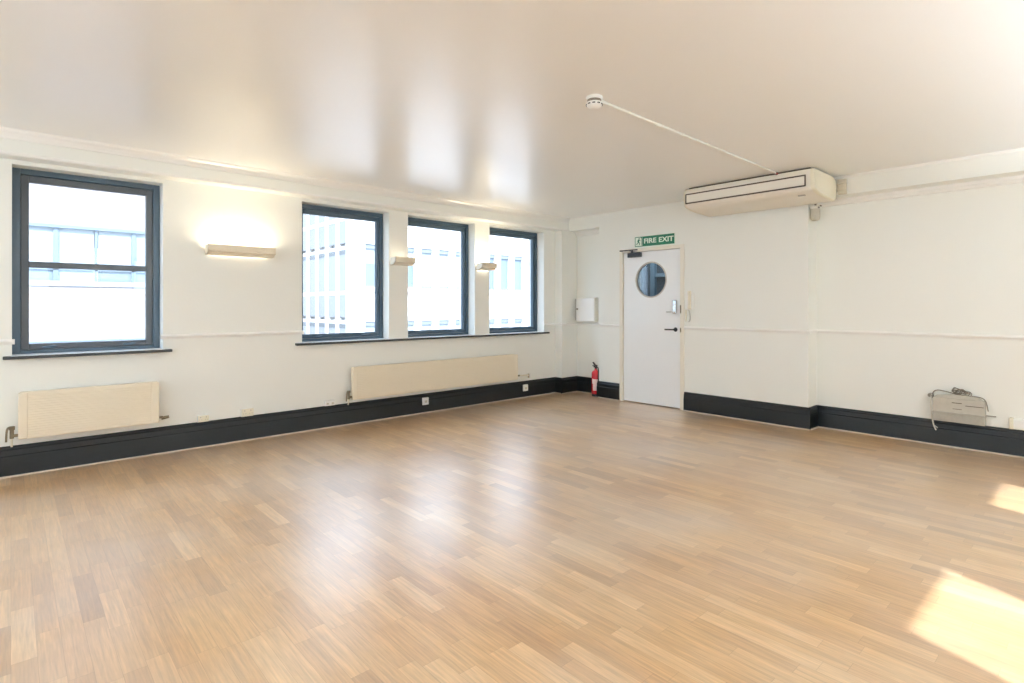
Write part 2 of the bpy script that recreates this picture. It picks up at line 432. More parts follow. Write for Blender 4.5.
# sills: pale board inside the reveal with a dark nosing
bm = BM(); box(bm, -.045, 1.044, 5.548, YL, .880, .903); obj('trim_7', bm, M_SILL, kind=S, bevel=.004)
bm = BM(); box(bm, 2.128, 5.80, 5.548, YL, .880, .903); obj('trim_8', bm, M_SILL, kind=S, bevel=.004)
bm = BM()
for a, b in OPEN: box(bm, a, b, YL-.002, FY+.09, ZS-.03, ZS-.012)
box(bm, .0, .985, 5.551, YL, .903, .906); box(bm, 2.19, 5.735, 5.551, YL, .903, .906)
obj('trim_9', bm, M_SILLB, kind=S)

# simple sash windows in the two walls behind the camera
def plain_window(i, axis, a, b, c, z0, z1):
    w = empty('window_%d' % i, ((a+b)/2, c, z0) if axis == 'x' else (c, (a+b)/2, z0), kind=S)
    f = BM(); g = BM()
    mid = (z0+z1)/2
    for (q0, q1, r0, r1) in ((a, a+.06, z0, z1), (b-.06, b, z0, z1), (a, b, z0, z0+.06), (a, b, z1-.06, z1), (a, b, mid-.02, mid+.02)):
        if axis == 'x': box(f, q0, q1, c-.03, c+.03, r0, r1)
        else: box(f, c-.03, c+.03, q0, q1, r0, r1)
    if axis == 'x': box(g, a+.05, b-.05, c-.003, c+.003, z0+.05, z1-.05)
    else: box(g, c-.003, c+.003, a+.05, b-.05, z0+.05, z1-.05)
    obj('frame', f, M_FRAME, w); obj('pane', g, M_GLASS, w)
for k, (a, b) in enumerate(NOPEN): plain_window(5+k, 'x', a, b, YN-.14, NZ0, NZ1)
for k, (a, b) in enumerate(ROPEN): plain_window(8+k, 'y', a, b, XR-.14, .75, 2.36)

# ------------------------------------------------------------------ door
d = empty('door_1', (XD, 4.05, 0), kind=S)
bm = BM()
box(bm, XD-.012, XD+.14, D0, 3.618, 0, DZ); box(bm, XD-.012, XD+.14, 4.480, D1, 0, DZ)
box(bm, XD-.012, XD+.14, 3.618, 4.480, 1.995, DZ)
box(bm, XD+.062, XD+.08, 3.618, 3.64, 0, 1.995); box(bm, XD+.062, XD+.08, 4.46, 4.48, 0, 1.995)
obj('frame', bm, M_FRAMEC, d, bevel=.003)
# leaf with a circular hole
def leaf(bm, x0, x1, y0, y1, z0, z1, cy, cz, r, n=48):
    inner = []; outer = []
    for k in range(n):
        a = 2*math.pi*(k+.5)/n; c, s = math.cos(a), math.sin(a)
        inner.append((cy+c*r, cz+s*r))
        tt = min(((y1-cy)/c if c > 0 else (y0-cy)/c) if abs(c) > 1e-9 else 1e9, ((z1-cz)/s if s > 0 else (z0-cz)/s) if abs(s) > 1e-9 else 1e9)
        outer.append((cy+c*tt, cz+s*tt))
    # add corners by snapping nearest outer points
    for cx_, cz_ in ((y0, z0), (y0, z1), (y1, z0), (y1, z1)):
        k = min(range(n), key=lambda q: (outer[q][0]-cx_)**2+(outer[q][1]-cz_)**2); outer[k] = (cx_, cz_)
    V = {}
    for s_, X in (('f', x0), ('b', x1)):
        V['i'+s_] = [bm.verts.new((X, p[0], p[1])) for p in inner]; V['o'+s_] = [bm.verts.new((X, p[0], p[1])) for p in outer]
    for k in range(n):
        q = (k+1) % n
        bm.faces.new((V['if'][k], V['if'][q], V['of'][q], V['of'][k])); bm.faces.new((V['ib'][k], V['ob'][k], V['ob'][q], V['ib'][q]))
        bm.faces.new((V['if'][q], V['if'][k], V['ib'][k], V['ib'][q])); bm.faces.new((V['of'][k], V['of'][q], V['ob'][q], V['ob'][k]))
LX = XD+.010
bm = BM(); leaf(bm, LX, LX+.045, 3.625, 4.475, .012, 1.989, 4.05, 1.62, .226)
lf = obj('door_leaf', bm, M_DOOR, d)
def annulus(bm, cx, x1, cy, cz, r0, r1, n=48):
    A = []
    for r, X in ((r0, cx), (r1, cx), (r1, x1), (r0, x1)):
        A.append([bm.verts.new((X, cy+math.cos(2*math.pi*k/n)*r, cz+math.sin(2*math.pi*k/n)*r)) for k in range(n)])
    for j in range(4):
        for k in range(n):
            bm.faces.new((A[j][k], A[j][(k+1) % n], A[(j+1) % 4][(k+1) % n], A[(j+1) % 4][k]))
bm = BM(); annulus(bm, LX-.003, LX+.02, 4.05, 1.62, .218, .234); obj('porthole_rim', bm, M_GREYP, lf, smooth=True, label='grey rim of the round window')
bm = BM(); lathe(bm, [(.2255, 0), (.2255, .006)], (LX+.02, 4.05, 1.62), 'X', 48); obj('porthole_glass', bm, M_DGLASS, lf)
bm = BM(); box(bm, LX-.045, LX, 4.185, 4.385, 1.925, 1.985); tube(bm, [(LX-.022, 4.33, 1.975), (LX-.022, 4.33, 2.015)], .014, 12)
cl = obj('door_closer', bm, M_BLACK, lf, bevel=.005, label='black overhead door closer')
bm = BM(); box(bm, LX-.06, LX-.050, 4.22, 4.50, 2.012, 2.026); box(bm, LX-.058, LX-.01, 4.31, 4.345, 2.008, 2.016); box(bm, LX-.056, XD-.010, 4.475, 4.50, 2.012, 2.028)
obj('closer_arm', bm, M_BLACK, cl)
bm = BM(); box(bm, LX-.028, LX, 3.672, 3.726, 1.185, 1.355); kp = obj('keypad_lock', bm, M_CHROME, lf, bevel=.012, label='satin metal keypad lock')
bm = BM()
for r_ in range(5):
    for c_ in (-.011, .011): lathe(bm, [(.005, -.003), (.005, .0)], (LX-.028, 3.699+c_, 1.25+.018*r_), 'X', 8)
obj('keypad_buttons', bm, M_WHITE, kp)
bm = BM(); tube(bm, smooth_path([(LX-.028, 3.699, 1.207), (LX-.05, 3.70, 1.207), (LX-.052, 3.73, 1.207), (LX-.05, 3.79, 1.205)], 4), .006); obj('turn_lever', bm, M_CHROME, kp, smooth=True)
bm = BM(); lathe(bm, [(.026, 0), (.028, -.004), (.024, -.012), (.012, -.014)], (LX, 3.690, .987), 'X', 24)
hd = obj('handle_rose', bm, M_BLACK, lf, smooth=True)
bm = BM(); tube(bm, smooth_path([(LX-.010, 3.69, .987), (LX-.045, 3.69, .987), (LX-.055, 3.705, .987), (LX-.055, 3.81, .985)], 5), [.010]*10+[.009]*6); obj('door_handle', bm, M_BLACK, hd, smooth=True)
bm = BM(); box(bm, XD-.014, XD-.010, 3.601, 3.617, 1.19, 1.29); obj('strike_plate', bm, M_BRASS, d)
bm = BM(); box(bm, XD-.014, XD-.010, 3.601, 3.617, .955, 1.01); obj('strike_plate', bm, M_BRASS, d)
for z in (.25, 1.75):
    bm = BM(); tube(bm, [(XD-.012, 4.478, z), (XD-.012, 4.478, z+.09)], .006); obj('hinge', bm, M_TRIMW, d, smooth=True)
# corridor beyond the door
bm = BM()
box(bm, 6.6, 7.35, 2.9, 2.95, 0, 2.5); box(bm, 6.6, 7.35, 5.55, 5.6, 0, 2.5); box(bm, 7.3, 7.35, 2.95, 5.55, 0, 2.5); box(bm, 6.36, 7.35, 2.9, 5.6, 2.5, 2.55)
obj('wall_corridor', bm, M_CORR, kind=S)
bm = BM()
for q0, q1 in ((4.925, 5.00), (5.012, 5.035), (4.725, 4.80), (4.20, 4.27), (5.30, 5.38)): box(bm, 7.24, 7.30, q0, q1, 0, 2.2)
box(bm, 7.25, 7.30, 5.035, 5.30, 1.72, 1.775); box(bm, 7.25, 7.30, 4.27, 4.725, 1.72, 1.775); box(bm, 7.24, 7.30, 4.2, 5.38, 2.13, 2.2)
obj('trim_10', bm, M_CORRF, kind=S)

# ------------------------------------------------------------------ fire exit sign
X = XD-.004
sg = empty('fire_exit_sign', (XD, 3.99, 2.055), label='green and white FIRE EXIT sign on the wall above the white door', cat='sign')
bm = BM(); box(bm, X-.002, XD, 3.690, 4.290, 2.052, 2.194); obj('border', bm, M_SIGNW, sg)
bm = BM(); box(bm, X-.004, X-.001, 3.697, 4.283, 2.059, 2.187); obj('backing_plate', bm, M_GREEN, sg)
def text_obj(body, size, loc, parent, material, name):
    cu = bpy.data.curves.new('t', 'FONT'); cu.body = body; cu.size = size; cu.extrude = .0008; cu.offset = .0028; cu.align_x = 'CENTER'; cu.align_y = 'CENTER'
    t = bpy.data.objects.new('t', cu); me = bpy.data.meshes.new_from_object(t)
    # local x -> world -Y (reads left to right when facing +X), local y -> Z, local z -> -X
    me.transform(Matrix.Diagonal((1, .84, 1, 1)))
    me.transform(Matrix(((0, 0, -1, 0), (-1, 0, 0, 0), (0, 1, 0, 0), (0, 0, 0, 1))))
    bpy.data.objects.remove(t); bpy.data.curves.remove(cu)
    me.name = name; me.materials.clear(); me.materials.append(material)
    o = bpy.data.objects.new(name, me); COL.objects.link(o); o.parent = parent
    o.location = Vector(loc) - parent.location
    return o
for word, ly in (('FIRE', 4.050), ('EXIT', 3.816)):
    o = text_obj(word, .104, (X-.005, ly, 2.122), sg, M_SIGNW, 'lettering'); o['label'] = 'white word ' + word
bm = BM(); box(bm, X-.006, X-.003, 4.165, 4.272, 2.068, 2.178); obj('pictogram_panel', bm, M_SIGNW, sg)
bm = BM()
def yz(bm, pts, x=X-.0085, t=.003): prism(bm, [(x, y, z) for y, z in pts], (t, 0, 0))
def bar(bm, y0, z0, y1, z1, w):
    dx, dz = y1-y0, z1-z0; l = math.hypot(dx, dz); nx, nz = -dz/l*w/2, dx/l*w/2
    yz(bm, [(y0+nx, z0+nz), (y1+nx, z1+nz), (y1-nx, z1-nz), (y0-nx, z0-nz)])
lathe(bm, [(.009, 0), (.009, .003)], (X-.0085, 4.215, 2.160), 'X', 14)
for q in ((4.220, 2.150, 4.228, 2.118, .018), (4.228, 2.12, 4.205, 2.105, .010), (4.205, 2.105, 4.210, 2.078, .009), (4.228, 2.118, 4.240, 2.098, .010), (4.240, 2.098, 4.262, 2.092, .008), (4.218, 2.146, 4.196, 2.136, .007), (4.222, 2.146, 4.244, 2.13, .007)):
    bar(bm, *q)
box(bm, X-.0085, X-.0055, 4.168, 4.176, 2.070, 2.176); box(bm, X-.0085, X-.0055, 4.176, 4.19, 2.168, 2.176)
obj('running_figure', bm, M_GREEN, sg)

# ------------------------------------------------------------------ radiators
def radiator(x0, x1, z0, z1, label, lv, rv):
    r = empty('radiator', ((x0+x1)/2, YL, z0), label=label, cat='radiator', group='cream panel radiators on the window wall')
    y0 = 5.498
    bm = BM()
    # horizontally ribbed face
    n = 17; prof = [(y0+.045, z0)]
    prof.append((y0+.003, z0)); h = (z1-z0-.03)/n
    for k in range(n):
        za = z0+.015+k*h
        prof += [(y0+.0025, za), (y0+.0008, za+h*.2), (y0+.0008, za+h*.8), (y0+.0025, za+h*.98)]
    prof += [(y0+.003, z1), (y0+.045, z1)]
    prism(bm, [(x0+.055, y, z) for y, z in prof], (x1-x0-.11, 0, 0))
    obj('panel', bm, M_RAD, r)
    for q in (x0, x1-.056):
        bm = BM(); box(bm, q, q+.056, y0-.001, y0+.05, z0, z1); obj('side_casing', bm, M_RAD, r, bevel=.006)
    bm = BM()
    box(bm, x0+.01, x1-.01, y0+.004, y0+.062, z1-.006, z1+.004)
    obj('top_grille', bm, M_RAD, r, bevel=.002)
    for X in (x0+.15, x1-.15):
        bm = BM(); box(bm, X-.02, X+.02, y0+.04, YL, z0+.04, z1-.06); obj('wall_bracket', bm, M_RAD, r)
    for side, fn in ((-1, lv), (1, rv)):
        X = x0 if side < 0 else x1
        fn(r, X, side, y0+.03, z0+.03)
    return r
def lever_valve(r, X, s, y, z):
    bm = BM(); tube(bm, [(X, y, z), (X+s*.035, y, z)], .011, 10); tube(bm, [(X+s*.035, y, z-.02), (X+s*.035, y, z+.045)], .013, 10)
    tube(bm, [(X+s*.035, y, z+.045), (X+s*.035, y, z+.07)], .018, 12)
    v = obj('valve', bm, M_BRASS, r, smooth=True, label='dull brass radiator valve')
    bm = BM(); tube(bm, smooth_path([(X+s*.035, y, z+.06), (X+s*.06, y-.01, z+.055), (X+s*.066, y-.01, z-.04)], 5), .007); obj('valve_lever', bm, M_BRASS, v, smooth=True)
    bm = BM(); tube(bm, smooth_path([(X+s*.035, y, z-.01), (X+s*.035, y+.003, z-.045), (X+s*.035, y+.012, z-.083)], 5), .007); obj('pipe', bm, M_CREAM, r, smooth=True)
def side_valve(r, X, s, y, z):
    bm = BM(); tube(bm, [(X, y, z+.01), (X+s*.03, y, z+.01)], .010, 10); tube(bm, [(X+s*.02, y, z), (X+s*.075, y-.012, z+.01)], [.014, .012], 12)
    obj('valve', bm, M_BRASS, r, smooth=True, label='dull brass radiator valve')
def far_valve(r, X, s, y, z):
    bm = BM(); tube(bm, [(X, y, z+.02), (X+s*.05, y, z+.02)], .010, 10); lathe(bm, [(.014, 0), (.016, .012), (.014, .02)], (X+.035, y-.012, z+.012), 'Z', 12)
    obj('valve', bm, M_BRASS, r, smooth=True, label='dull brass radiator valve')
    bm = BM(); tube(bm, smooth_path([(X+.05, y, z+.02), (X+.15, y+.01, z+.015), (X+.23, y+.01, z+.01), (X+.24, y+.012, z-.03)], 5), .008); obj('pipe', bm, M_CREAM, r, smooth=True)
    bm = BM(); tube(bm, [(X+.24, y+.01, z-.03), (X+.24, y+.01, z+.03)], .012, 10); obj('drain_cock', bm, M_BRASS, r, smooth=True)
radiator(.04, .937, .284, .630, 'short cream ribbed radiator under the single barred window', lever_valve, side_valve)
radiator(2.708, 5.12, .273, .618, 'long cream ribbed radiator under the row of three windows', lever_valve, far_valve)

# ------------------------------------------------------------------ wall lights
def wall_light(x0, x1, z0, label, power):
    r = empty('wall_light', ((x0+x1)/2, YL, z0), label=label, cat='wall light', group='cream uplighters on the window wall')
    P = [(.158, z0+.072), (.150, z0+.022), (.155, z0+.012), (.150, z0+.006), (.122, z0+.004), (.106, z0-.016), (.035, z0-.018)]
    Q = [(d_-.006, z_+.006) for d_, z_ in P]; Q[0] = (P[0][0]-.006, P[0][1])
    bm = BM()
    for i in range(len(P)-1):
        pts = [(x0, YL-P[i][0], P[i][1]), (x0, YL-P[i+1][0], P[i+1][1]), (x0, YL-Q[i+1][0], Q[i+1][1]), (x0, YL-Q[i][0], Q[i][1])]
        prism(bm, pts, (x1-x0, 0, 0))
    bmesh.ops.remove_doubles(bm, verts=bm.verts, dist=.0001)
    obj('trough', bm, M_LAMP, r)
    for X in (x0, x1-.004):
        bm = BM(); prism(bm, [(X, YL-d_, z_) for d_, z_ in P]+[(X, YL-.035, z0+.065)], (.004, 0, 0)); obj('end_cap', bm, M_LAMP, r)
    xm = (x0+x1)/2
    for X in (x0+.012, x1-.032):
        bm = BM(); box(bm, X, X+.02, YL-.04, YL, z0-.012, z0+.04); obj('wall_standoff', bm, M_LAMP, r)
    bm = BM(); tube(bm, [(x0+.03, YL-.085, z0+.024), (x1-.03, YL-.085, z0+.024)], .010, 10); obj('lamp_tube', bm, emit('tube_glow', (1, .86, .62), 6 if power > 1 else .4), r, smooth=True, label='glowing tube')
    for nm, zz, rot, en in (('uplight', z0+.04, R(180), power), ('spill', z0-.002, 0, power*.035)):
        la = bpy.data.lights.new(nm, 'AREA'); la.shape = 'RECTANGLE'; la.size = x1-x0-.05; la.size_y = .05 if rot else .018
        la.energy = en; la.color = (1, .87, .66)
        o = bpy.data.objects.new(nm, la); COL.objects.link(o); o.parent = r
        o.location = Vector((xm, YL-(.09 if rot else .018), zz)) - r.location; o.rotation_euler = (rot, 0, 0)
    return r
wall_light(1.303, 1.886, 1.765, 'long cream wall uplighter between the barred window and the next', 4.6)
wall_light(3.198, 3.455, 1.765, 'short cream uplighter on the first pier of the three-window row', .25)
wall_light(4.455, 4.70, 1.765, 'short cream uplighter on the second pier, nearest the corner', 5)

# ------------------------------------------------------------------ sockets
def plate(name, x0, x1, z0, z1, y, label, cat, grp, m, gang=1, surf=.03):
    r = empty(name, ((x0+x1)/2, y, z0), label=label, cat=cat, group=grp)
    bm = BM(); box(bm, x0, x1, y-surf, y, z0, z1); obj('back_box', bm, M_WHITE, r, bevel=.003)
    bm = BM(); box(bm, x0+.002, x1-.002, y-surf-.008, y-surf, z0+.002, z1-.002); f = obj('faceplate', bm, m, r, bevel=.003)
    w = (x1-x0)/gang
    for g in range(gang):
        c = x0+w*(g+.5); h = z1-z0; s = min(w, h)
        if cat == 'socket':
            bm = BM()
            box(bm, c-.004, c+.004, y-surf-.0095, y-surf-.007, z0+h*.66, z0+h*.82)
            box(bm, c-s*.25, c-s*.12, y-surf-.0095, y-surf-.007, z0+h*.34, z0+h*.42); box(bm, c+s*.12, c+s*.25, y-surf-.0095, y-surf-.007, z0+h*.34, z0+h*.42)
            obj('socket_holes', bm, M_GREYP, f)
        else:
            bm = BM(); box(bm, c-s*.2, c+s*.2, y-surf-.0095, y-surf-.007, z0+h*.3, z0+h*.6); obj('cover', bm, M_PANELP, f)
    return r
plate('wall_socket', 1.243, 1.336, .229, .289, YL, 'cream socket on the skirting top, just right of the short radiator', 'socket', None, M_CREAM, 2)
plate('wall_socket', 1.612, 1.722, .229, .304, YL, 'pale double socket above the skirting below the long wall light', 'socket', None, M_CREAM, 2)
plate('data_outlet', 2.43, 2.54, .229, .285, YL, 'pale outlet on the skirting top left of the long radiator', 'outlet', None, M_WHITE, 2, .025)
SKY = YL-.020
plate('data_outlet', 3.630, 3.715, .096, .184, SKY, 'square white outlet on the dark skirting below the long radiator', 'outlet', None, M_WHITE, 1, .012)
plate('data_outlet', 5.285, 5.375, .088, .180, SKY, 'square white outlet on the dark skirting near the room corner', 'outlet', None, M_WHITE, 1, .012)

# ------------------------------------------------------------------ electrical cabinet in the recess
r = empty('electrical_cabinet', (6.30, 5.22, 1.05), label='cream metal cabinet on the wall in the corner left of the door', cat='cabinet')
bm = BM(); box(bm, 6.222, 6.30, 5.05, 5.41, 1.052, 1.40); obj('body', bm, M_ACW, r, bevel=.006)
bm = BM(); box(bm, 6.208, 6.221, 5.06, 5.40, 1.057, 1.395); dr = obj('cabinet_door', bm, M_WHITE, r, bevel=.006)
bm = BM(); lathe(bm, [(.012, 0), (.012, -.012), (.008, -.014)], (6.208, 5.372, 1.235), 'X', 14); obj('latch', bm, M_BRASS, dr, smooth=True)
bm = BM(); box(bm, 6.205, 6.222, 5.401, 5.412, 1.07, 1.385); obj('hinge', bm, M_GREYP, r)

# ------------------------------------------------------------------ fire extinguisher
EX, EY = 6.148, 4.978
r = empty('fire_extinguisher', (EX, EY, 0), label='red fire extinguisher standing on the floor left of the white door', cat='fire extinguisher')
bm = BM(); lathe(bm, [(.050, 0), (.056, .004), (.056, .035), (.054, .045)], (EX, EY, 0)); obj('base_ring', bm, M_BLACK, r, smooth=True)
bm = BM(); lathe(bm, [(.03, .03), (.056, .036), (.059, .05), (.059, .315), (.055, .338), (.042, .357), (.024, .368), (.018, .378), (.018, .392)], (EX, EY, 0)); cyl = obj('cylinder', bm, M_RED, r, smooth=True)
def arc_panel(bm, cx, cy, r_, a0, a1, z0, z1, n=14):
    A = [[bm.verts.new((cx+math.cos(a0+(a1-a0)*k/n)*q, cy+math.sin(a0+(a1-a0)*k/n)*q, z)) for k in range(n+1)] for q, z in ((r_, z0), (r_, z1), (r_+.001, z1), (r_+.001, z0))]
    for j in range(4):
        for k in range(n): bm.faces.new((A[j][k], A[j][k+1], A[(j+1) % 4][k+1], A[(j+1) % 4][k]))
    bm.faces.new([A[j][0] for j in range(4)]); bm.faces.new([A[j][-1] for j in range(4)])
ca = math.atan2(-EY, -EX)
bm = BM(); arc_panel(bm, EX, EY, .0593, ca-.75, ca+.75, .085, .245); obj('instruction_label', bm, M_LABEL, cyl, smooth=True, label='pale printed label')
bm = BM(); arc_panel(bm, EX, EY, .0597, ca-.95, ca-.62, .18, .25); obj('side_label', bm, M_WHITE, cyl, smooth=True)
bm = BM(); tube(bm, [(EX, EY, .388), (EX, EY, .42)], .016, 12); box(bm, EX-.012, EX+.012, EY-.02, EY+.03, .405, .425)
hv = obj('valve_head', bm, M_BLACK, r, bevel=.002)
bm = BM(); prism(bm, [(EX-.009, EY-.025, .425), (EX-.009, EY+.02, .43), (EX-.009, EY+.055, .475), (EX-.009, EY+.043, .482), (EX-.009, EY+.008, .447), (EX-.009, EY-.025, .44)], (.018, 0, 0)); obj('squeeze_lever', bm, M_BLACK, hv)
bm = BM(); prism(bm, [(EX-.008, EY-.01, .402), (EX-.008, EY+.055, .425), (EX-.008, EY+.055, .436), (EX-.008, EY-.01, .416)], (.016, 0, 0)); obj('carry_handle', bm, M_BLACK, hv)
hx, hy = EX-.02, EY-.064
bm = BM(); tube(bm, smooth_path([(EX, EY-.015, .412), (EX-.008, EY-.045, .405), (hx, hy, .36), (hx, hy, .27), (hx, hy, .21)], 5), [.008]*16+[.010]*5, 10); obj('hose', bm, M_BLACK, r, smooth=True)

# ------------------------------------------------------------------ entry phone
r = empty('entry_phone', (XD, 3.49, 1.25), label='cream wall-hung entry phone just right of the door frame', cat='intercom')
bm = BM(); box(bm, XD-.025, XD, 3.440, 3.535, 1.235, 1.450); obj('base', bm, M_WHITE, r, bevel=.006)
bm = BM(); box(bm, XD-.052, XD-.028, 3.455, 3.490, 1.24, 1.462); box(bm, XD-.058, XD-.025, 3.453, 3.492, 1.245, 1.285); box(bm, XD-.058, XD-.025, 3.453, 3.492, 1.415, 1.46); obj('handset', bm, M_CREAM, r, bevel=.008)
bm = BM()
pth = []
for k in range(60):
    t = k/59; pth.append((XD-.012+.006*math.cos(k*1.6), 3.50-.02*math.sin(t*math.pi)+.006*math.sin(k*1.6), 1.24-.15*math.sin(t*math.pi*.5)))
tube(bm, pth, .003, 6); obj('coiled_cord', bm, M_GREYP, r, smooth=True)
bm = BM(); box(bm, XD-.016, XD, 3.53, 3.545, 1.09, 1.235); obj('cable_clip', bm, M_CREAM, r, bevel=.003)

# ------------------------------------------------------------------ smoke detector + conduit
DX, DY = 2.665, 2.17
r = empty('smoke_detector', (DX, DY, CH), label='round white smoke detector on the ceiling', cat='smoke detector')
bm = BM(); lathe(bm, [(.050, -.002), (.052, -.008), (.050, -.014), (.046, -.018)][::-1] + [(.05, 0)], (DX, DY, CH)); obj('mounting_base', bm, M_WHITE, r, smooth=True)
bm = BM(); lathe(bm, [(.043, -.040), (.043, -.017)], (DX, DY, CH)); obj('vent_gap', bm, M_CABLE, r, smooth=True)
bm = BM(); lathe(bm, [(.012, -.075), (.030, -.070), (.046, -.056), (.051, -.046), (.051, -.038), (.046, -.034)], (DX, DY, CH)); hd = obj('sensor_head', bm, M_WHITE, r, smooth=True)
bm = BM()
for k in range(10):
    a = 2*math.pi*k/10; c, s = math.cos(a), math.sin(a)
    p = [(DX+c*q-s*w, DY+s*q+c*w) for q, w in ((.0475, -.009), (.0515, -.009), (.0515, .009), (.0475, .009))]
    prism(bm, [(x, y, CH-.052) for x, y in p], (0, 0, .006))
obj('vent_slots', bm, M_BLACK, hd)
bm = BM()
pa = [(DX+.05, DY+.0, CH-.010), (3.6, 2.178, CH-.011), (4.6, 2.19, CH-.010), (5.468, 2.205, CH-.011)]
tube(bm, smooth_path(pa, 6), .0095, 10)
r = empty('cable_conduit', (4.0, 2.18, CH-.02), label='thin white conduit across the ceiling from smoke detector to air conditioner', cat='conduit')
obj('tube_run', bm, M_WALL, r, smooth=True)
for X in (3.38, 3.72):
    bm = BM(); tube(bm, [(X-.03, 2.177, CH-.012), (X+.03, 2.178, CH-.012)], .012, 10); obj('coupler', bm, M_WALL, r, smooth=True)
bm = BM(); tube(bm, [(5.44, 2.205, CH-.012), (5.474, 2.205, CH-.012)], .013, 10); obj('gland', bm, M_REDPL, r, smooth=True, label='red-brown end gland')

# ------------------------------------------------------------------ air conditioner
A0, A1 = 1.865, 3.20
r = empty('air_conditioner', (5.78, 2.5, 2.31), label='long cream air conditioner hung below the ceiling right of the door', cat='air conditioner')
prof = [(5.480, 2.556), (5.468, 2.545), (5.460, 2.50), (5.460, 2.41), (5.468, 2.385), (5.490, 2.365), (5.54, 2.347), (5.62, 2.335), (5.75, 2.326), (5.90, 2.320), (6.02, 2.317), (6.045, 2.325), (6.055, 2.36), (6.055, 2.49), (6.03, 2.53), (5.96, 2.556)]
bm = BM(); prism(bm, [(x, A0+.035, z) for x, z in prof], (0, A1-A0-.07, 0)); body = obj('body', bm, M_ACW, r, bevel=.004)
def endcap(y0, y1):
    bm = BM(); c = (5.78, 2.44)
    mid = [(x, z) for x, z in prof]; small = [(c[0]+(x-c[0])*.965, c[1]+(z-c[1])*.92) for x, z in prof]
    a = [bm.verts.new((x, y0, z)) for x, z in mid]; b = [bm.verts.new((x, y0+(y1-y0)*.6, z)) for x, z in mid]; e = [bm.verts.new((x, y1, z)) for x, z in small]
    n = len(prof); bm.faces.new(a); bm.faces.new(e)
    for p, q in ((a, b), (b, e)):
        for i in range(n): bm.faces.new((p[i], p[(i+1) % n], q[(i+1) % n], q[i]))
    obj('end_cap', bm, M_CREAM, r, smooth=True)
endcap(A0+.036, A0); endcap(A1-.036, A1)
bm = BM()
for z in (2.399, 2.496): box(bm, 5.4545, 5.462, 1.94, 3.170, z-.006, z+.006)
for y in (1.944, 3.166): box(bm, 5.4545, 5.462, y-.006, y+.006, 2.399, 2.496)
obj('outlet_slot', bm, M_DARKBR, r, label='dark outline of the air outlet')
bm = BM(); box(bm, 5.455, 5.462, 1.952, 3.158, 2.4065, 2.489); obj('air_flap', bm, M_ACW, r, bevel=.002)
bm = BM(); box(bm, 5.50, 5.96, A0+.05, A1-.05, 2.556, CH); obj('hanger_gap_shade', bm, M_DARKBR, r)  # hanger coloured dark to paint the shadow gap under the ceiling
bm = BM()
for k in range(16): box(bm, 5.62+k*.022, 5.628+k*.022, 2.05, 3.0, 2.3125, 2.3235)
bm.free()
bm = BM(); box(bm, 5.575, 5.60, 1.99, 2.05, 2.330, 2.340); obj('control_badge', bm, M_GREYP, r, label='small grey indicator badge')
for q in (A0+.06, A1-.16):
    bm = BM(); box(bm, 6.05, XD, q, q+.08, 2.35, 2.52); obj('rear_mount', bm, M_ACW, r)
# pipe sleeve right behind the unit
r = empty('pipe_sleeve', (6.1, 1.83, 2.385), label='mottled beige pipe sleeve between air conditioner and beam', cat='pipe cover')
bm = BM(); box(bm, 6.072, XD, 1.787, 1.862, 2.388, 2.535); obj('cover', bm, M_PANELP, r, bevel=.004)
for z in (2.43, 2.495):
    bm = BM(); tube(bm, [(6.070, 1.80, z), (6.070, 1.865, z-.01)], .012, 8); obj('pipe', bm, M_PANELP, r, smooth=True)
# small junction pot below it, on the side of the chimney breast
r = empty('junction_pot', (6.17, 2.12, 2.2), label='small beige pot with dark glands under the right end of the air conditioner', cat='junction box')
JX, JY = 6.162, 2.0965
bm = BM(); lathe(bm, [(.028, 0), (.040, .010), (.046, .03), (.046, .125), (.040, .135)], (JX, JY, 2.165), 'Z', 20); obj('pot', bm, M_PANELP, r, smooth=True)
bm = BM(); lathe(bm, [(.048, .120), (.049, .14), (.04, .15)], (JX, JY, 2.165), 'Z', 20); obj('lid', bm, M_ACW, r, smooth=True)
for dx_, dy_, dz_ in ((-.042, -.016, .158), (.010, -.048, .148), (-.026, -.042, .128)):
    bm = BM(); lathe(bm, [(.008, -.008), (.011, 0), (.008, .008)], (JX+dx_, JY+dy_, 2.165+dz_), 'Z', 10); obj('gland', bm, M_CABLE, r, smooth=True)
bm = BM(); tube(bm, smooth_path([(JX, JY, 2.30), (JX-.02, JY-.02, 2.325), (JX-.06, JY-.03, 2.332)], 4), .007); obj('cable', bm, M_CABLEW, r, smooth=True)

# ------------------------------------------------------------------ old wiring box low on the right wall
r = empty('wiring_box', (XB, .95, SK), label='grubby beige wiring box on the skirting with tangled cables on top', cat='wiring box')
y0, y1 = .765, 1.135
bm = BM(); box(bm, 6.275, XB, y0, y1, SK+.004, .445); obj('housing', bm, M_PANEL, r, bevel=.004)
bm = BM(); box(bm, 6.262, XB, y0-.004, y1, .300, .318); box(bm, 6.268, 6.28, y0, y1, SK+.004, .30); obj('lower_trunking', bm, M_PANEL2, r, bevel=.003)
bm = BM(); prism(bm, [(6.285, y0+.02, .445), (6.285, y1-.01, .445), (6.285, y1-.02, .462), (6.285, .99, .482), (6.285, .86, .476), (6.285, y0+.04, .466)], (.05, 0, 0)); obj('lid', bm, M_PANEL, r, bevel=.004)
bm = BM(); box(bm, 6.270, 6.276, .925, .995, .405, .411); box(bm, 6.270, 6.276, .925, .99, .352, .356); box(bm, 6.270, 6.276, y0+.01, .90, .388, .393); obj('slot', bm, M_DARKBR, r)
bm = BM()
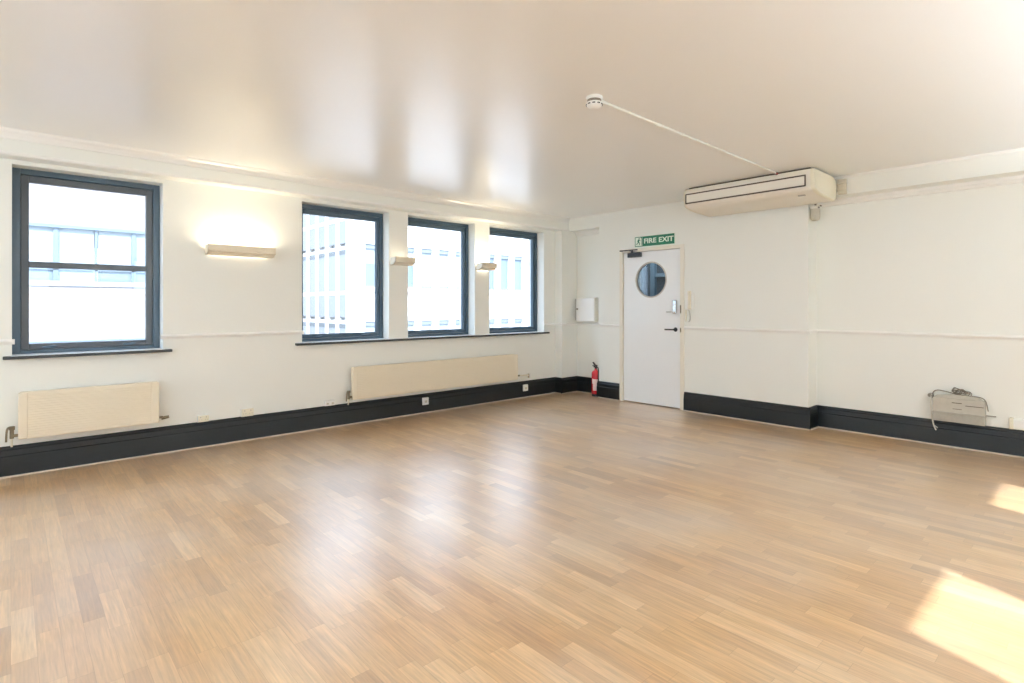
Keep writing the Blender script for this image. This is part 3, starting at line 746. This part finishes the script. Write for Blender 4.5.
for k in range(7):
    a = random.random()*6; pts = []
    for q in range(15):
        t = q/14*2*math.pi; pts.append((6.305+.016*math.sin(t*2+a), .935+.008*(k-2)+.060*math.cos(t+a)*(1-.08*k), .494+.020*math.sin(t+a)+.006*math.sin(3*t+k)+.004*k))
    tube(bm, smooth_path(pts, 2), .0035, 6)
obj('cable_coil', bm, M_CABLE, r, smooth=True)
bm = BM(); tube(bm, smooth_path([(6.30, .97, .485), (6.305, 1.04, .50), (6.30, 1.10, .508), (6.29, 1.13, .49), (6.288, 1.142, .44)], 6), .005)
tube(bm, smooth_path([(6.30, .90, .475), (6.305, .84, .478), (6.30, .79, .47), (6.292, .762, .44), (6.30, .748, .36)], 6), .0045); obj('loose_cable', bm, M_CABLE, r, smooth=True)
bm = BM(); tube(bm, smooth_path([(6.286, 1.146, .47), (6.284, 1.150, .38), (6.282, 1.143, .28), (6.285, 1.130, .19), (6.288, 1.112, .14)], 6), .006)
tube(bm, smooth_path([(6.284, 1.128, .185), (6.282, 1.112, .175), (6.286, 1.10, .162)], 4), .004); obj('hanging_cable', bm, M_CABLEW, r, smooth=True)
bm = BM(); tube(bm, [(6.31, 1.150, .455), (6.285, 1.160, .455)], [.022, .018], 10); box(bm, 6.288, XB, 1.139, 1.15, .43, .475); obj('plug', bm, M_CABLE, r, smooth=False)
bm = BM(); box(bm, 6.318, XB, .70, y0, .312, .322); obj('side_duct', bm, M_PANEL2, r)
r = empty('wall_trunking', (XB, .3, SK), label='plain cream box trunking on the skirting at the right edge', cat='trunking')
bm = BM(); box(bm, 6.30, XB, .0, .61, SK+.004, .322); obj('channel', bm, M_WALL, r, bevel=.003)
bm = BM(); box(bm, 6.296, 6.301, .0, .585, .250, .312); obj('cover_strip', bm, M_WHITE, r, bevel=.002)
bm = BM(); box(bm, 6.292, XB, .585, .612, SK+.004, .326); obj('end_piece', bm, M_CREAM, r, bevel=.003)

# ------------------------------------------------------------------ street outside
obj('ground', one(box, -80, 90, YL+1.2, 90, -9.2, -9), M_ASPH, kind=S)
YB = 22.0
r = empty('office_building', (0, YB, -9), label='pale brick office block with a strip of windows across the street', cat='building')
bm = BM()
FL = 3.6
for k in range(-3, 3):
    z = 2.0+k*FL
    box(bm, -14, 5.2, YB, YB+8, z+1.80, z+FL)
obj('brick_wall', bm, M_BRICK, r)
bm = BM()
for k in range(-3, 3):
    z = 2.0+k*FL
    box(bm, -14, 5.2, YB-.05, YB+.2, z-.10, z+.06); box(bm, -14, 5.2, YB+.02, YB+.2, z+1.74, z+1.80)
obj('sill_band', bm, M_BLIND, r)
for k in range(-1, 2):
    z = 2.0+k*FL
    bm = BM(); X = -13.97
    while X < 5.2:
        w = .13 if round((X+14)/1.0) % 2 else .07
        box(bm, X-w/2, X+w/2, YB+.05, YB+.25, z+.06, z+1.74); X += 1.0
    box(bm, -14, 5.2, YB+.05, YB+.2, z+.40, z+.47); box(bm, -14, 5.2, YB-.02, YB+.05, z+1.70, z+1.80)
    obj('mullions', bm, M_MULL, r)
    X = -13.97; n = 0
    while X < 4.9:
        bm = BM(); box(bm, X+.05, X+.95, YB+.12, YB+.16, z+.47, z+1.74); obj('pane', bm, M_BLIND, r)
        bm = BM(); box(bm, X+.05, X+.95, YB+.12, YB+.16, z+.06, z+.40); obj('lower_pane', bm, M_EXTB if n % 3 else M_EXTG, r)
        X += 1.0; n += 1

XC = 10.74
r = empty('stone_building', (XC, YB, -9), label='white stone building with narrow windows seen through the three windows', cat='building')
bm = BM()
# front facade: solid with window slots
zr = [(-9, .57-3.4), ]
slots = [(11.39, 12.10)] + [(12.30+.99*k, 12.93+.99*k) for k in range(26)]
XE = slots[-1][1]+.3
bm2 = BM()
for f in range(-2, 3):
    zt = 4.0+f*3.4; zb = zt-1.9
    box(bm, XC, XE, YB, YB+.5, zt, zt+1.5)
    xs = XC
    for x0, x1 in slots:
        box(bm, xs, x0, YB, YB+.5, zb, zt); xs = x1
    box(bm, xs, XE, YB, YB+.5, zb, zt)
    box(bm2, XC, XE, YB-.06, YB, zb-.24, zb-.16)
box(bm, XC+.6, XE, YB+.5, YB+10, -8, 12)
obj('front_facade', bm, M_STONE, r); obj('string_course', bm2, M_EXTG, r)
for f in range(-1, 2):
    zt = 4.0+f*3.4; zb = zt-1.9
    for k, (x0, x1) in enumerate(slots[:17]):
        blue = (k in (0, 2, 7, 8, 9)) and f == 0
        zm = zt-.2 if k > 3 or not blue else zb+1.05
        b3 = BM(); box(b3, x0, x1, YB+.14, YB+.18, zb+.12, zm); g = obj('facade_window', b3, M_EXTB if blue else M_BLIND, r)
        if zm < zt-.21: b3 = BM(); box(b3, x0, x1, YB+.13, YB+.18, zm, zt-.2); obj('blind', b3, M_BLIND, g)
        b3 = BM(); box(b3, x0, x1, YB+.06, YB+.16, zt-.2, zt); obj('window_vent', b3, M_VENT, g)
        b3 = BM(); box(b3, x0, x1, YB+.08, YB+.16, zb, zb+.12); obj('window_sill', b3, M_VENT, g)
# flank with fins, running back along the side street
bm = BM()
ypos = [22.2+1.1*k for k in range(18)]
for y in ypos: box(bm, XC-.02, XC+.6, y-.02, y+.20, -8, 12)
box(bm, XC+.28, XC+.6, YB+.5, 42, -8, 12)
for f in range(-2, 3):
    z = 1.88+f*3.25
    box(bm, XC+.05, XC+.6, YB+.2, 42, z-.12, z+.06); box(bm, XC+.05, XC+.6, YB+.2, 42, z+1.86, z+2.02)
obj('fin_facade', bm, M_STONE, r)
bm = BM(); b3 = BM()
for f in range(-1, 2):
    z = 1.88+f*3.25
    for y in ypos[:14]:
        box(bm, XC+.06, XC+.12, y+.2, y+1.08, z+.06, z+1.72); box(bm, XC+.06, XC+.12, y+.2, y+1.08, z-1.1, z-.12)
        box(b3, XC+.05, XC+.12, y+.2, y+1.08, z+1.66, z+1.86)
g = obj('side_glazing', bm, M_FLANK, r); obj('side_vents', b3, M_VENT, g)

# ------------------------------------------------------------------ daylight
w = bpy.data.worlds.new('sky'); SC.world = w; w.use_nodes = True
nt = w.node_tree; bg = nt.nodes['Background']
tc = nt.nodes.new('ShaderNodeTexCoord'); sp = nt.nodes.new('ShaderNodeSeparateXYZ'); cr = nt.nodes.new('ShaderNodeValToRGB')
nt.links.new(tc.outputs['Generated'], sp.inputs[0]); nt.links.new(sp.outputs['Z'], cr.inputs[0])
cr.color_ramp.elements[0].position = 0; cr.color_ramp.elements[0].color = (.68, .83, 1.0, 1)
cr.color_ramp.elements[1].position = .8; cr.color_ramp.elements[1].color = (.60, .76, 1.0, 1)
nt.links.new(cr.outputs[0], bg.inputs[0]); bg.inputs[1].default_value = 7.5

su = bpy.data.lights.new('sun', 'SUN'); su.energy = 14; su.angle = R(.9); su.color = (1, .98, .96)
so = bpy.data.objects.new('sun', su); COL.objects.link(so)
dirv = Vector((.35, 1.0, -.94)).normalized()
so.rotation_euler = dirv.to_track_quat('-Z', 'Y').to_euler()

# fill uplighters added on the unseen walls to brighten ceiling and room
def hidden_light(x0, x1, y, label, power, rotz=0):
    L0 = bpy.data.lights.new('uplight', 'AREA'); L0.shape = 'RECTANGLE'; L0.size = abs(x1-x0); L0.size_y = .08; L0.energy = power; L0.color = (1, .88, .70)
    return L0
for (px_, py_, rz, nm) in ((1.18, YN+.12, 0, 'near'), (3.2, YN+.12, 0, 'near'), (5.0, YN+.12, 0, 'near'), (XR+.12, 1.3, R(90), 'rear'), (XR+.12, 3.6, R(90), 'rear')):
    r = empty('wall_light', (px_, py_, 1.75), label='added fill uplighter on the wall behind the camera', cat='wall light', group='added fill lights on the walls behind')
    bm = BM()
    q = [(.0, 0.0), (.04, -.01), (.045, .06), (.040, .06), (.036, 0.0), (-.11, .0), (-.11, -.01)]
    if rz == 0: prism(bm, [(px_-.29, py_+a, 1.75+b) for a, b in q], (.58, 0, 0))
    else: prism(bm, [(px_+a, py_-.29, 1.75+b) for a, b in q], (0, .58, 0))
    obj('trough', bm, M_LAMP, r)
    la = bpy.data.lights.new('uplight', 'AREA'); la.shape = 'RECTANGLE'; la.size = .54; la.size_y = .08; la.energy = 150 if px_ > 4 else 135; la.color = (.86, .93, 1)
    o = bpy.data.objects.new('uplight', la); COL.objects.link(o); o.parent = r; o.location = (0, -.04 if rz == 0 else 0, .03) if rz == 0 else (-.04, 0, .03)
    o.rotation_euler = (R(180), 0, rz)
# unseen fill lamp added to brighten the corridor behind the porthole
la = bpy.data.lights.new('corridor_fill', 'AREA'); la.size = .4; la.energy = 16; la.color = (.85, .93, 1)
o = bpy.data.objects.new('corridor_fill', la); COL.objects.link(o); o.location = (6.9, 4.5, 2.45)

# ------------------------------------------------------------------ camera
cam = bpy.data.cameras.new('camera'); co = bpy.data.objects.new('camera', cam); COL.objects.link(co)
cam.sensor_width = 36; cam.lens = 550/1024*36; cam.shift_y = -35.5/1024; cam.clip_start = .05; cam.clip_end = 300
co.location = (0, 0, 1.28); co.rotation_euler = (R(90), 0, R(47.66-90))
SC.camera = co
vs = SC.view_settings
vs.view_transform = 'Standard'; vs.look = 'None'; vs.gamma = 1; vs.use_curve_mapping = False; vs.exposure = -0.13
SC.cycles.use_denoising = True
try: SC.cycles.denoiser = 'OPENIMAGEDENOISE'
except Exception: pass
SC.cycles.max_bounces = 10; SC.cycles.diffuse_bounces = 7; SC.cycles.transparent_max_bounces = 12
SC.cycles.caustics_reflective = False; SC.cycles.caustics_refractive = False
SC.cycles.sample_clamp_indirect = 8
